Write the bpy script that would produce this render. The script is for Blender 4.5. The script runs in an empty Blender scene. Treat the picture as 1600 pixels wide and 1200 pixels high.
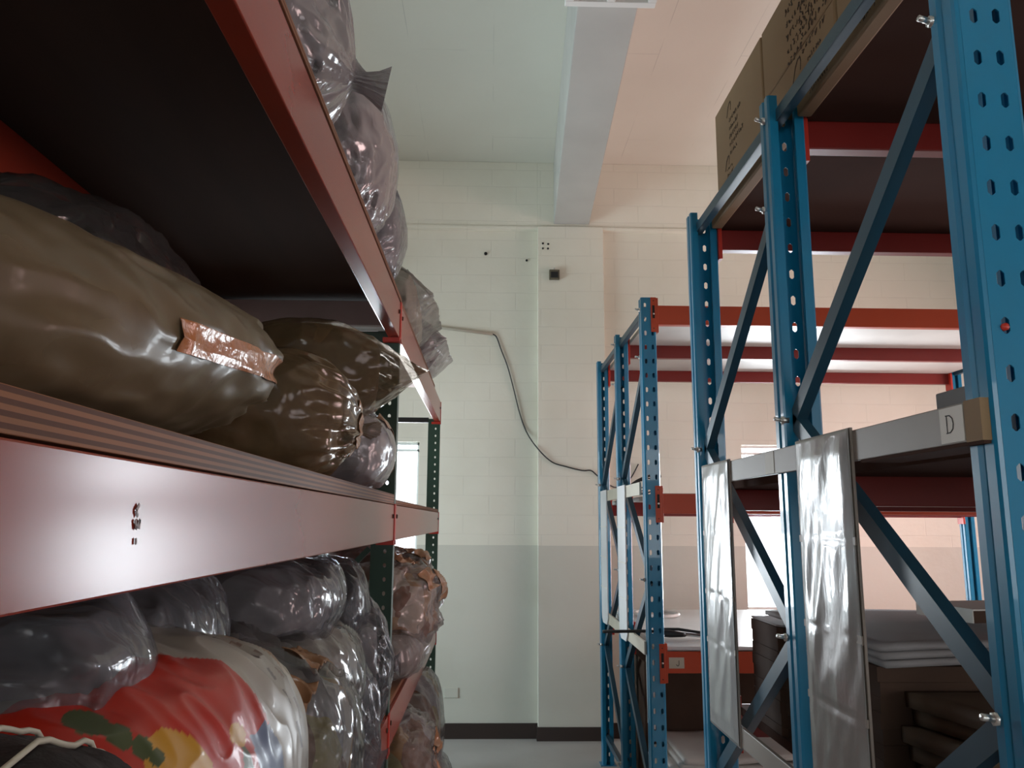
import bpy, bmesh, math, random
from mathutils import Vector, Matrix, noise
random.seed(7)
C = bpy.context.scene.collection
S = bpy.context.scene
# ------------------------------------------------------------------ camera
H = 1.65
cam = bpy.data.cameras.new('camera'); cam.sensor_width = 36; cam.lens = 36*1240/1600; cam.clip_start = .02
co = bpy.data.objects.new('camera', cam); C.objects.link(co)
pit = math.atan(215/1240); yaw = math.atan(35/1240*math.cos(pit)); rol = math.radians(.3)
f = Vector((math.sin(yaw)*math.cos(pit), math.cos(yaw)*math.cos(pit), math.sin(pit)))
r0 = Vector((math.cos(yaw), -math.sin(yaw), 0)); u0 = r0.cross(f)
r1 = r0*math.cos(rol)+u0*math.sin(rol); u1 = -r0*math.sin(rol)+u0*math.cos(rol)
mw = Matrix((r1, u1, -f)).transposed().to_4x4(); mw.translation = (0, 0, H); co.matrix_world = mw
S.camera = co
# ------------------------------------------------------------------ world, light, exposure
w = bpy.data.worlds.new('world'); S.world = w; w.use_nodes = True
bg = w.node_tree.nodes['Background']; bg.inputs[0].default_value = (.86, .93, 1, 1); bg.inputs[1].default_value = 1.5
S.view_settings.view_transform = 'Standard'; S.view_settings.look = 'None'; S.view_settings.gamma = 1
S.view_settings.use_curve_mapping = False; S.view_settings.exposure = 1.15
S.cycles.use_denoising = True; S.cycles.max_bounces = 8; S.cycles.transparent_max_bounces = 16
S.cycles.caustics_reflective = False; S.cycles.caustics_refractive = False; S.cycles.sample_clamp_indirect = 4

def window_light(name, loc, rot, sx, sy, power, col):
    l = bpy.data.lights.new(name, 'AREA'); l.shape = 'RECTANGLE'; l.size = sx; l.size_y = sy; l.energy = power; l.color = col
    o = bpy.data.objects.new(name, l); C.objects.link(o); o.location = loc; o.rotation_euler = rot
PI = math.pi
COOL = (.70, .92, 1.0); WARM = (1.0, .64, .60); NEUT = (1.0, .97, .92)
XL, XR, YB, YF, ZC = -3.6, 6.2, -5.0, 6.5, 4.72
# window rectangles: far wall (x0,x1,z0,z1), added unseen windows on left / right walls (y0,y1,z0,z1), and on rear wall (x0,x1,z0,z1)
FARW = [(-1.85, -.575, .96, 2.29), (2.08, 3.0, .96, 2.285)]
ADDED_LEFTW = [(3.4, 5.6, .6, 2.7), (-3.0, -.8, 1.1, 2.9)]
ADDED_RIGHTW = [(3.6, 5.6, .6, 2.7), (.2, 2.2, 1.0, 2.9), (-3.6, -1.4, 1.0, 2.9)]
ADDED_REARW = [(-2.6, -.6, 1.0, 2.9), (1.4, 3.4, 1.0, 2.9)]
for x0, x1, z0, z1 in FARW:
    window_light('daylight_fill', ((x0+x1)/2, YF+.34, (z0+z1)/2), (-PI/2, 0, 0), x1-x0, z1-z0, 58, (.86, .94, 1))
for y0, y1, z0, z1 in ADDED_LEFTW:
    window_light('daylight_fill', (XL-.3, (y0+y1)/2, (z0+z1)/2), (0, -PI/2, 0), z1-z0, y1-y0, 70 if y0 > 0 else 12, COOL)  # cool fill through unseen windows, added to tint the left side
for y0, y1, z0, z1 in ADDED_RIGHTW:
    window_light('daylight_fill', (XR+.3, (y0+y1)/2, (z0+z1)/2), (0, PI/2, 0), z1-z0, y1-y0, 112 if y0 > 3 else 14, WARM)  # warm pink fill through unseen windows, added to tint the right side
for x0, x1, z0, z1 in ADDED_REARW:
    window_light('daylight_fill', ((x0+x1)/2, YB-.3, (z0+z1)/2), (PI/2, 0, 0), x1-x0, z1-z0, 14, NEUT)  # neutral fill through unseen rear windows, added to light the room

# ------------------------------------------------------------------ mesh helpers
class MB:
    def __init__(s): s.v = []; s.f = []; s.sm = []
    def add(s, vs, fs, smooth=False):
        n = len(s.v); s.v += [tuple(p) for p in vs]; s.f += [tuple(i+n for i in q) for q in fs]; s.sm += [smooth]*len(fs)
    def box(s, x0, x1, y0, y1, z0, z1):
        s.add([(x, y, z) for x in (x0, x1) for y in (y0, y1) for z in (z0, z1)],
              [(0, 1, 3, 2), (4, 6, 7, 5), (0, 4, 5, 1), (2, 3, 7, 6), (0, 2, 6, 4), (1, 5, 7, 3)]); return s
    def bar(s, p, q, w, h, up=(1, 0, 0)):
        p, q, up = Vector(p), Vector(q), Vector(up); d = (q-p).normalized()
        a = d.cross(up).normalized(); b = a.cross(d).normalized()
        s.add([e+a*(i*w/2)+b*(j*h/2) for e in (p, q) for i, j in ((-1, -1), (1, -1), (1, 1), (-1, 1))],
              [(0, 3, 2, 1), (4, 5, 6, 7), (0, 1, 5, 4), (1, 2, 6, 5), (2, 3, 7, 6), (3, 0, 4, 7)]); return s
    def tube(s, pts, r, n=8):
        pts = [Vector(p) for p in pts]; vs = []
        for i, p in enumerate(pts):
            d = (pts[min(i+1, len(pts)-1)]-pts[max(i-1, 0)]).normalized()
            a = d.cross(Vector((.13, .31, 1)) if abs(d.z) < .95 else Vector((1, 0, 0))).normalized(); b = a.cross(d)
            rr = r[i] if isinstance(r, (list, tuple)) else r
            vs += [p+a*rr*math.cos(2*PI*k/n)+b*rr*math.sin(2*PI*k/n) for k in range(n)]
        fs = [(i*n+k, i*n+(k+1) % n, (i+1)*n+(k+1) % n, (i+1)*n+k) for i in range(len(pts)-1) for k in range(n)]
        fs += [tuple(range(n))[::-1], tuple(range((len(pts)-1)*n, len(pts)*n))]
        s.add(vs, fs, True); return s
    def prism(s, poly, axis, a, b):
        # poly in the two other axes (order x,y,z without axis), extruded along axis from a to b
        def P(u, v, t): return (t, u, v) if axis == 0 else (u, t, v) if axis == 1 else (u, v, t)
        n = len(poly)
        s.add([P(u, v, a) for u, v in poly]+[P(u, v, b) for u, v in poly],
              [tuple(range(n))[::-1], tuple(range(n, 2*n))]+[(i, (i+1) % n, n+(i+1) % n, n+i) for i in range(n)]); return s
    def grid(s, fn, nu, nv, closed_v=False, smooth=True):
        vs = [fn(i/nu, j/nv) for i in range(nu+1) for j in range(nv if closed_v else nv+1)]; m = nv if closed_v else nv+1
        fs = [(i*m+j, i*m+(j+1) % m, (i+1)*m+(j+1) % m, (i+1)*m+j) for i in range(nu) for j in range(nv)]
        s.add(vs, fs, smooth); return s
    def build(s, name, mat, parent=None, loc=None, bevel=0, solid=0, recalc=True, **kw):
        me = bpy.data.meshes.new(name); me.from_pydata(s.v, [], s.f); me.polygons.foreach_set('use_smooth', s.sm)
        if recalc:
            b = bmesh.new(); b.from_mesh(me); bmesh.ops.recalc_face_normals(b, faces=b.faces); b.to_mesh(me); b.free()
        me.materials.append(mat); me.update()
        o = bpy.data.objects.new(name, me); C.objects.link(o)
        if parent: o.parent = parent
        if loc: o.location = loc
        if solid:
            m = o.modifiers.new('solid', 'SOLIDIFY'); m.thickness = solid; m.offset = 0
        if bevel:
            m = o.modifiers.new('bevel', 'BEVEL'); m.width = bevel; m.segments = 2; m.limit_method = 'ANGLE'
        for k, v in kw.items(): o[k] = v
        return o
def thing(name, label, cat, loc=(0, 0, 0), rot=(0, 0, 0), group=None):
    o = bpy.data.objects.new(name, None); C.objects.link(o); o.location = loc; o.rotation_euler = rot
    o.empty_display_size = .1; o['label'] = label; o['category'] = cat
    if group: o['group'] = group
    return o
def tag(o, label, cat, group=None):
    o['label'] = label; o['category'] = cat
    if group: o['group'] = group
    return o
def struct(o): o['kind'] = 'structure'; return o

# ------------------------------------------------------------------ materials
def mat(name, col, rough=.5, metal=0, spec=.5, noise_amt=0, noise_scale=8, col2=None, bump=0, bump_scale=40, stretch=(1, 1, 1), coat=0):
    m = bpy.data.materials.new(name); m.use_nodes = True; nt = m.node_tree; N = nt.nodes; b = N['Principled BSDF']
    b.inputs['Base Color'].default_value = (*col, 1); b.inputs['Roughness'].default_value = rough
    b.inputs['Metallic'].default_value = metal; b.inputs['Specular IOR Level'].default_value = spec
    b.inputs['Coat Weight'].default_value = coat
    tc = N.new('ShaderNodeTexCoord'); mp = N.new('ShaderNodeMapping'); mp.inputs['Scale'].default_value = stretch
    nt.links.new(tc.outputs['Object'], mp.inputs[0])
    if noise_amt:
        n = N.new('ShaderNodeTexNoise'); n.inputs['Scale'].default_value = noise_scale; n.inputs['Detail'].default_value = 6
        nt.links.new(mp.outputs[0], n.inputs['Vector'])
        mr = N.new('ShaderNodeMapRange'); mr.inputs['From Min'].default_value = .35; mr.inputs['From Max'].default_value = .7
        mr.inputs['To Max'].default_value = noise_amt; nt.links.new(n.outputs['Fac'], mr.inputs['Value'])
        mx = N.new('ShaderNodeMix'); mx.data_type = 'RGBA'; mx.inputs[6].default_value = (*col, 1)
        mx.inputs[7].default_value = (*(col2 or [c*.6 for c in col]), 1)
        nt.links.new(mr.outputs[0], mx.inputs[0]); nt.links.new(mx.outputs[2], b.inputs['Base Color'])
    if bump:
        n2 = N.new('ShaderNodeTexNoise'); n2.inputs['Scale'].default_value = bump_scale; n2.inputs['Detail'].default_value = 4
        nt.links.new(mp.outputs[0], n2.inputs['Vector']); bp = N.new('ShaderNodeBump')
        bp.inputs['Strength'].default_value = bump; bp.inputs['Distance'].default_value = .01
        nt.links.new(n2.outputs['Fac'], bp.inputs['Height']); nt.links.new(bp.outputs[0], b.inputs['Normal'])
    return m
def wall_mat():
    m = bpy.data.materials.new('painted_brick_wall'); m.use_nodes = True; nt = m.node_tree; N = nt.nodes; L = nt.links; b = N['Principled BSDF']
    b.inputs['Roughness'].default_value = .55; b.inputs['Specular IOR Level'].default_value = .3
    g = N.new('ShaderNodeNewGeometry'); sp = N.new('ShaderNodeSeparateXYZ'); L.new(g.outputs['Position'], sp.inputs[0])
    st = N.new('ShaderNodeMath'); st.operation = 'GREATER_THAN'; st.inputs[1].default_value = 1.463
    L.new(sp.outputs['Z'], st.inputs[0])
    mx = N.new('ShaderNodeMix'); mx.data_type = 'RGBA'; mx.inputs[6].default_value = (.64, .63, .55, 1); mx.inputs[7].default_value = (.80, .775, .67, 1)
    L.new(st.outputs[0], mx.inputs[0])
    # old stains
    n = N.new('ShaderNodeTexNoise'); n.inputs['Scale'].default_value = 1.6; n.inputs['Detail'].default_value = 7; L.new(g.outputs['Position'], n.inputs['Vector'])
    mr = N.new('ShaderNodeMapRange'); mr.inputs['From Min'].default_value = .48; mr.inputs['From Max'].default_value = .75; mr.inputs['To Max'].default_value = .25
    L.new(n.outputs['Fac'], mr.inputs['Value'])
    m2 = N.new('ShaderNodeMix'); m2.data_type = 'RGBA'; m2.blend_type = 'MULTIPLY'; m2.inputs[7].default_value = (.72, .68, .6, 1)
    L.new(mr.outputs[0], m2.inputs[0]); L.new(mx.outputs[2], m2.inputs[6]); 
    # brick courses under the paint
    cb = N.new('ShaderNodeCombineXYZ'); L.new(sp.outputs['X'], cb.inputs[0]); L.new(sp.outputs['Z'], cb.inputs[1])
    br = N.new('ShaderNodeTexBrick'); br.inputs['Scale'].default_value = 1; br.inputs['Brick Width'].default_value = .42; br.inputs['Row Height'].default_value = .155
    br.inputs['Mortar Size'].default_value = .006; br.inputs['Mortar Smooth'].default_value = .8
    L.new(cb.outputs[0], br.inputs['Vector'])
    n3 = N.new('ShaderNodeTexNoise'); n3.inputs['Scale'].default_value = 5; L.new(g.outputs['Position'], n3.inputs['Vector'])
    mm = N.new('ShaderNodeMath'); mm.operation = 'MULTIPLY'; L.new(br.outputs['Fac'], mm.inputs[0]); L.new(n3.outputs['Fac'], mm.inputs[1])
    ms = N.new('ShaderNodeMath'); ms.operation = 'MULTIPLY'; L.new(mm.outputs[0], ms.inputs[0]); L.new(st.outputs[0], ms.inputs[1])
    n4 = N.new('ShaderNodeTexNoise'); n4.inputs['Scale'].default_value = 14; n4.inputs['Detail'].default_value = 6; L.new(g.outputs['Position'], n4.inputs['Vector'])
    sb = N.new('ShaderNodeMath'); sb.operation = 'MULTIPLY_ADD'; sb.inputs[1].default_value = -1.6; L.new(ms.outputs[0], sb.inputs[0]); L.new(n4.outputs['Fac'], sb.inputs[2])
    bp = N.new('ShaderNodeBump'); bp.inputs['Strength'].default_value = .16; bp.inputs['Distance'].default_value = .012
    L.new(sb.outputs[0], bp.inputs['Height']); L.new(bp.outputs[0], b.inputs['Normal'])
    # hairline grey dirt caught in some of the joints
    cr = N.new('ShaderNodeMath'); cr.operation = 'MULTIPLY'; cr.inputs[1].default_value = .13; L.new(ms.outputs[0], cr.inputs[0])
    m3 = N.new('ShaderNodeMix'); m3.data_type = 'RGBA'; m3.inputs[7].default_value = (.3, .3, .26, 1)
    L.new(cr.outputs[0], m3.inputs[0]); L.new(m2.outputs[2], m3.inputs[6]); L.new(m3.outputs[2], b.inputs['Base Color'])
    return m
def ceil_mat():
    m = mat('painted_concrete_ceiling', (.78, .765, .68), .7, noise_amt=.25, noise_scale=1.2, col2=(.6, .58, .5), bump=.1, bump_scale=12)
    nt = m.node_tree; N = nt.nodes; L = nt.links; b = N['Principled BSDF']; src = b.inputs['Base Color'].links[0].from_socket
    g = N.new('ShaderNodeNewGeometry'); mp = N.new('ShaderNodeMapping'); mp.inputs['Rotation'].default_value = (0, 0, PI/2)
    L.new(g.outputs['Position'], mp.inputs[0]); br = N.new('ShaderNodeTexBrick'); br.inputs['Brick Width'].default_value = 2.4; br.inputs['Row Height'].default_value = .55
    br.inputs['Mortar Size'].default_value = .0025; br.inputs['Scale'].default_value = 1; L.new(mp.outputs[0], br.inputs['Vector'])
    n = N.new('ShaderNodeTexNoise'); n.inputs['Scale'].default_value = 2.5; L.new(g.outputs['Position'], n.inputs['Vector'])
    mr = N.new('ShaderNodeMapRange'); mr.inputs['From Min'].default_value = .45; mr.inputs['From Max'].default_value = .6; mr.inputs['To Max'].default_value = .3; L.new(n.outputs['Fac'], mr.inputs['Value'])
    mu = N.new('ShaderNodeMath'); mu.operation = 'MULTIPLY'; L.new(br.outputs['Fac'], mu.inputs[0]); L.new(mr.outputs[0], mu.inputs[1])
    mx = N.new('ShaderNodeMix'); mx.data_type = 'RGBA'; mx.inputs[7].default_value = (.25, .25, .23, 1)
    L.new(mu.outputs[0], mx.inputs[0]); L.new(src, mx.inputs[6]); L.new(mx.outputs[2], b.inputs['Base Color']); return m
def film_mat(name, tint, opac, rough=.14, bump=.6, scale=7, stretch=(1, 2.2, 2.2), spec=.9, coat=.6):
    m = bpy.data.materials.new(name); m.use_nodes = True; nt = m.node_tree; N = nt.nodes; L = nt.links; b = N['Principled BSDF']
    b.inputs['Base Color'].default_value = (*tint, 1); b.inputs['Roughness'].default_value = rough; b.inputs['Specular IOR Level'].default_value = spec
    b.inputs['Coat Weight'].default_value = coat; b.inputs['Coat Roughness'].default_value = .08
    tr = N.new('ShaderNodeBsdfTransparent'); tr.inputs[0].default_value = (*[.5+.5*c for c in tint], 1)
    lw = N.new('ShaderNodeLayerWeight'); lw.inputs[0].default_value = .35
    tc = N.new('ShaderNodeTexCoord'); mp = N.new('ShaderNodeMapping'); mp.inputs['Scale'].default_value = stretch; L.new(tc.outputs['Object'], mp.inputs[0])
    n = N.new('ShaderNodeTexNoise'); n.noise_type = 'RIDGED_MULTIFRACTAL'; n.inputs['Scale'].default_value = scale; n.inputs['Detail'].default_value = 3; n.inputs['Distortion'].default_value = .8
    L.new(mp.outputs[0], n.inputs['Vector'])
    bp = N.new('ShaderNodeBump'); bp.inputs['Strength'].default_value = bump; bp.inputs['Distance'].default_value = .012; L.new(n.outputs['Fac'], bp.inputs['Height'])
    L.new(bp.outputs[0], b.inputs['Normal']); L.new(bp.outputs[0], lw.inputs['Normal'])
    mr = N.new('ShaderNodeMapRange'); mr.inputs['To Min'].default_value = opac; mr.inputs['To Max'].default_value = min(1, opac+.45); L.new(lw.outputs['Facing'], mr.inputs['Value'])
    mx = N.new('ShaderNodeMixShader'); L.new(mr.outputs[0], mx.inputs[0]); L.new(tr.outputs[0], mx.inputs[1]); L.new(b.outputs[0], mx.inputs[2])
    L.new(mx.outputs[0], N['Material Output'].inputs[0]); return m
def blotch_mat(name, cols, scale=5, rough=.6):
    m = bpy.data.materials.new(name); m.use_nodes = True; nt = m.node_tree; N = nt.nodes; L = nt.links; b = N['Principled BSDF']; b.inputs['Roughness'].default_value = rough
    tc = N.new('ShaderNodeTexCoord'); v = N.new('ShaderNodeTexVoronoi'); v.inputs['Scale'].default_value = scale
    nn = N.new('ShaderNodeTexNoise'); nn.inputs['Scale'].default_value = 3; L.new(tc.outputs['Object'], nn.inputs['Vector'])
    ad = N.new('ShaderNodeMix'); ad.data_type = 'RGBA'; ad.inputs[0].default_value = .25; L.new(tc.outputs['Object'], ad.inputs[6]); L.new(nn.outputs['Color'], ad.inputs[7])
    L.new(ad.outputs[2], v.inputs['Vector']); cr = N.new('ShaderNodeValToRGB'); cr.color_ramp.interpolation = 'CONSTANT'
    e = cr.color_ramp.elements
    while len(e) < len(cols): e.new(.5)
    for i, c in enumerate(cols): e[i].position = i/len(cols); e[i].color = (*c, 1)
    L.new(v.outputs['Color'], cr.inputs[0]); L.new(cr.outputs[0], b.inputs['Base Color'])
    n2 = N.new('ShaderNodeTexNoise'); n2.inputs['Scale'].default_value = 14; L.new(tc.outputs['Object'], n2.inputs['Vector'])
    bp = N.new('ShaderNodeBump'); bp.inputs['Strength'].default_value = .6; bp.inputs['Distance'].default_value = .02; L.new(n2.outputs['Fac'], bp.inputs['Height']); L.new(bp.outputs[0], b.inputs['Normal'])
    return m
def plywood_mat():
    m = mat('plywood', (.24, .10, .045), .6, spec=.2, noise_amt=.8, noise_scale=6, col2=(.22, .10, .05), stretch=(6, .8, 6))
    nt = m.node_tree; N = nt.nodes; L = nt.links; b = N['Principled BSDF']; src = b.inputs['Base Color'].links[0].from_socket
    g = N.new('ShaderNodeNewGeometry'); sp = N.new('ShaderNodeSeparateXYZ'); L.new(g.outputs['Position'], sp.inputs[0])
    a = N.new('ShaderNodeMath'); a.operation = 'MULTIPLY'; a.inputs[1].default_value = 1/.009; L.new(sp.outputs['Z'], a.inputs[0])
    fr = N.new('ShaderNodeMath'); fr.operation = 'FRACT'; L.new(a.outputs[0], fr.inputs[0])
    gt = N.new('ShaderNodeMath'); gt.operation = 'GREATER_THAN'; gt.inputs[1].default_value = .5; L.new(fr.outputs[0], gt.inputs[0])
    sn = N.new('ShaderNodeSeparateXYZ'); L.new(g.outputs['Normal'], sn.inputs[0]); ab = N.new('ShaderNodeMath'); ab.operation = 'ABSOLUTE'; L.new(sn.outputs['Z'], ab.inputs[0])
    lt = N.new('ShaderNodeMath'); lt.operation = 'LESS_THAN'; lt.inputs[1].default_value = .5; L.new(ab.outputs[0], lt.inputs[0])
    mu = N.new('ShaderNodeMath'); mu.operation = 'MULTIPLY'; L.new(gt.outputs[0], mu.inputs[0]); L.new(lt.outputs[0], mu.inputs[1])
    mx = N.new('ShaderNodeMix'); mx.data_type = 'RGBA'; mx.inputs[7].default_value = (.085, .03, .014, 1)
    L.new(mu.outputs[0], mx.inputs[0]); L.new(src, mx.inputs[6]); L.new(mx.outputs[2], b.inputs['Base Color']); return m

M = dict(
 wall=wall_mat(), ceil=ceil_mat(),
 floor=mat('worn_concrete_floor', (.50, .49, .47), .45, noise_amt=.5, noise_scale=3, col2=(.40, .39, .37), bump=.05),
 base=mat('dark_brown_skirting_paint', (.035, .022, .018), .4),
 beamgrey=mat('grey_painted_concrete', (.55, .55, .52), .7, noise_amt=.3, noise_scale=2, bump=.06, bump_scale=10),
 white=mat('white_paint', (.75, .75, .72), .45), frame=mat('white_window_frame', (.8, .82, .82), .4),
 blue=mat('blue_rack_paint', (.006, .20, .37), .3, noise_amt=.3, noise_scale=10, col2=(.008, .16, .29), coat=.4),
 bluegrey=mat('blue_grey_brace_paint', (.02, .075, .12), .36, noise_amt=.5, noise_scale=6, col2=(.025, .065, .09)),
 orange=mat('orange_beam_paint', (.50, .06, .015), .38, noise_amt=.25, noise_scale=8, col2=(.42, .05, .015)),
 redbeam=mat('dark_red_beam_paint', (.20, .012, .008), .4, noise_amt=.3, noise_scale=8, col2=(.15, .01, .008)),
 red=mat('red_connector_paint', (.5, .03, .015), .4),
 lbeam=mat('red_brown_beam_paint', (.25, .032, .016), .22, noise_amt=.5, noise_scale=5, col2=(.19, .032, .02), stretch=(2, 1, 3), spec=.22),
 green=mat('dark_green_rack_paint', (.02, .055, .035), .45, noise_amt=.3, noise_scale=8),
 black=mat('black_steel', (.012, .012, .012), .5), steel=mat('bright_zinc', (.7, .7, .68), .3, metal=.9),
 hole=mat('dark_slot', (.01, .01, .01), .8),
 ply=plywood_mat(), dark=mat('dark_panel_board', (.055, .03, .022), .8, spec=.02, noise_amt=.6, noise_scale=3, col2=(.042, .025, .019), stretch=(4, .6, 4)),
 board=mat('brown_shelf_board', (.075, .040, .031), .8, spec=.03, noise_amt=.5, noise_scale=4, col2=(.055, .032, .026)),
 paleboard=mat('pale_shelf_board', (.62, .60, .56), .5, noise_amt=.4, noise_scale=3),
 laminate=mat('white_laminate_top', (.74, .77, .77), .25, noise_amt=.2, noise_scale=3),
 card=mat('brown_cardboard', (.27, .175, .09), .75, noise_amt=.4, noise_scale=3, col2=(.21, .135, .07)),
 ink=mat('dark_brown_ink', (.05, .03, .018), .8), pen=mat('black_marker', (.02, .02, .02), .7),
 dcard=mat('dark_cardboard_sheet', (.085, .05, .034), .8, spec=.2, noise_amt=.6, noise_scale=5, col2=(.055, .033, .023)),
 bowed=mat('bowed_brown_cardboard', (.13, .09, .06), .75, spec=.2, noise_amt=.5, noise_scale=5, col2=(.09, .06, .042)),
 foam=mat('pale_grey_foam_sheet', (.33, .32, .32), .7, noise_amt=.3, noise_scale=4),
 guard=mat('grey_laminated_cardboard', (.27, .235, .20), .5, noise_amt=.4, noise_scale=6, col2=(.22, .19, .165)),
 cream=mat('cream_cardboard', (.55, .5, .4), .6, noise_amt=.3, noise_scale=6), tape=mat('packing_tape', (.42, .15, .05), .22, noise_amt=.5, noise_scale=12, col2=(.3, .1, .035), spec=.8, bump=.5, bump_scale=30),
 paletape=mat('faded_packing_tape', (.36, .19, .10), .25, noise_amt=.5, noise_scale=14, bump=.5, bump_scale=30),
 paper=mat('white_paper_card', (.72, .70, .64), .6), foil=mat('crumpled_silver_film', (.36, .365, .365), .26, metal=.1, noise_amt=.4, noise_scale=4, col2=(.29, .29, .28), bump=.3, bump_scale=5, stretch=(1, 4, 1.5), coat=.35),
 whitestrip=mat('white_coated_card', (.68, .69, .70), .5, noise_amt=.2, noise_scale=4),
 cable=mat('black_cable', (.03, .03, .03), .5), conduit=mat('grey_conduit', (.5, .48, .4), .5),
 vent=mat('grey_metal_box', (.11, .095, .06), .5),
)
def glass_mat():
    m = bpy.data.materials.new('window_glass'); m.use_nodes = True; nt = m.node_tree; N = nt.nodes; L = nt.links
    N.remove(N['Principled BSDF']); tr = N.new('ShaderNodeBsdfTransparent'); g = N.new('ShaderNodeBsdfGlossy'); g.inputs['Roughness'].default_value = .02
    fr = N.new('ShaderNodeFresnel'); fr.inputs[0].default_value = 1.45; mx = N.new('ShaderNodeMixShader')
    L.new(fr.outputs[0], mx.inputs[0]); L.new(tr.outputs[0], mx.inputs[1]); L.new(g.outputs[0], mx.inputs[2]); L.new(mx.outputs[0], N['Material Output'].inputs[0]); return m
M['glass'] = glass_mat()

# ------------------------------------------------------------------ the room
def wall_boxes(a0, a1, b0, b1, holes):   # rectangles around openings; a along the wall, b up
    out = []; xs = sorted(holes); cur = a0
    for h0, h1, z0, z1 in xs:
        out += [(cur, h0, b0, b1), (h0, h1, b0, z0), (h0, h1, z1, b1)]; cur = h1
    return out+[(cur, a1, b0, b1)]
T = .2
m = MB()
for a, b, c, d in wall_boxes(XL-T, XR+T, 0, ZC, FARW): m.box(a, b, YF, YF+T, c, d)
struct(m.build('wall_far', M['wall']))
m = MB()
for a, b, c, d in wall_boxes(XL-T, XR+T, 0, ZC, ADDED_REARW): m.box(a, b, YB-T, YB, c, d)
struct(m.build('wall_rear', M['wall']))
m = MB()
for a, b, c, d in wall_boxes(YB, YF, 0, ZC, ADDED_LEFTW): m.box(XL-T, XL, a, b, c, d)
struct(m.build('wall_left', M['wall']))
m = MB()
for a, b, c, d in wall_boxes(YB, YF, 0, ZC, ADDED_RIGHTW): m.box(XR, XR+T, a, b, c, d)
struct(m.build('wall_right', M['wall']))
struct(MB().box(XL-T, XR+T, YB-T, YF+T, -.15, 0).build('floor', M['floor']))
struct(MB().box(XL-T, XR+T, YB-T, YF+T, ZC, ZC+.15).build('ceiling', M['ceil']))
PX0, PX1, PYF = .392, .95, YF-.07
struct(MB().box(PX0, PX1, PYF, YF, 0, 4.135).build('trim_1', M['wall'], bevel=.004))                  # pilaster
m = MB(); m.box(XL, PX0, YF-.05, YF, 4.135, ZC); m.box(PX0, XR, YF-.05, YF, 4.135, ZC); m.box(XL, XR, YF-.062, YF, 4.11, 4.135)
struct(m.build('trim_2', M['wall'], bevel=.003))                                                      # ring beam
def bx(Y): return .532+(Y-6.48)*.0415
m = MB(); za = 4.162
m.add([(bx(6.45), 6.45, za), (bx(6.45)+.303, 6.45, za), (bx(YB)+.303, YB, za), (bx(YB), YB, za),
       (bx(6.45), 6.45, ZC), (bx(6.45)+.303, 6.45, ZC), (bx(YB)+.303, YB, ZC), (bx(YB), YB, ZC)],
      [(0, 1, 2, 3), (4, 5, 6, 7), (0, 1, 5, 4), (1, 2, 6, 5), (2, 3, 7, 6), (3, 0, 4, 7)])
struct(m.build('trim_3', M['beamgrey'], bevel=.006))                                                  # ceiling beam
struct(MB().box(XL, PX0, YF-.012, YF, 0, .113).box(PX1, XR, YF-.012, YF, 0, .113).box(PX0-.01, PX1+.01, PYF-.012, YF, 0, .1).build('baseboard_far', M['base']))
struct(MB().box(XL, XL+.012, YB, YF-.02, 0, .113).build('baseboard_left', M['base']))
struct(MB().box(XR-.012, XR, YB, YF-.02, 0, .113).build('baseboard_right', M['base']))
struct(MB().box(XL+.02, XR-.02, YB, YB+.012, 0, .113).build('baseboard_rear', M['base']))
wi = 0
def window(kind, a0, a1, z0, z1):
    global wi; wi += 1
    def bxs(m, a, b, c, d, e, g):     # along, depth, up
        if kind == 'far': m.box(a, b, YF+.08+c, YF+.08+d, e, g)
        elif kind == 'rear': m.box(a, b, YB-.12+c, YB-.12+d, e, g)
        elif kind == 'left': m.box(XL-.12+c, XL-.12+d, a, b, e, g)
        else: m.box(XR+.08+c, XR+.08+d, a, b, e, g)
        return m
    m = MB(); fw = .02 if kind == 'far' else .045
    bxs(m, a0, a1, 0, .05, z0, z0+fw); bxs(m, a0, a1, 0, .05, z1-fw, z1); bxs(m, a0, a0+fw, 0, .05, z0, z1); bxs(m, a1-fw, a1, 0, .05, z0, z1)
    mid = (a0+a1)/2
    if kind == 'far': bxs(m, a0, a1, 0, .05, z1-.075, z1-.055)
    else: bxs(m, mid-.02, mid+.02, 0, .05, z0, z1)
    o = struct(m.build('window_%d' % wi, M['frame']))
    g = MB(); bxs(g, a0+fw, a1-fw, .02, .026, z0+fw, z1-fw); g.build('pane', M['glass'], o)
for q in FARW: window('far', *q)
for q in ADDED_LEFTW: window('left', *q)  # left, right and rear windows are unseen, added for the fill lights
for q in ADDED_RIGHTW: window('right', *q)
for q in ADDED_REARW: window('rear', *q)

# wall fittings
t = thing('junction_box', 'small square grey metal box fixed high on the pilaster', 'electrical box', (.53, PYF, 3.70))
MB().box(-.043, .043, -.035, 0, -.043, .04).build('box', M['vent'], t, bevel=.004); MB().box(-.03, .03, -.038, -.034, -.03, .02).build('cover', M['hole'], t)
MB().tube([(0, -.02, .055), (0, -.036, .05)], .006).build('screw', M['steel'], t)
for i, (x, z) in enumerate(((.435, 3.98), (.48, 3.975), (.435, 3.935), (.478, 3.935))):
    tag(MB().tube([(x, PYF-.004, z), (x, PYF+.01, z)], .009).build('screw_hole', M['hole']), ('upper left', 'upper right', 'lower left', 'lower right')[i]+' dark screw hole in the square of four high on the pilaster', 'screw hole', 'four screw holes on the pilaster')
for x, z, s, l in ((-.05, 3.905, .014, 'larger dark nail stub high on the cream wall left of the pilaster'), (.30, 3.85, .009, 'smaller dark nail stub beside the pilaster corner')):
    tag(MB().tube([(x, YF-.012, z), (x, YF+.01, z)], s).build('nail', M['hole']), l, 'nail')
tag(MB().box(-.335, -.225, YF-.008, YF, .30, .375).build('socket_plate', M['wall'], bevel=.003), 'painted-over rectangular socket plate low on the khaki wall above the skirting', 'socket plate')
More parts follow.
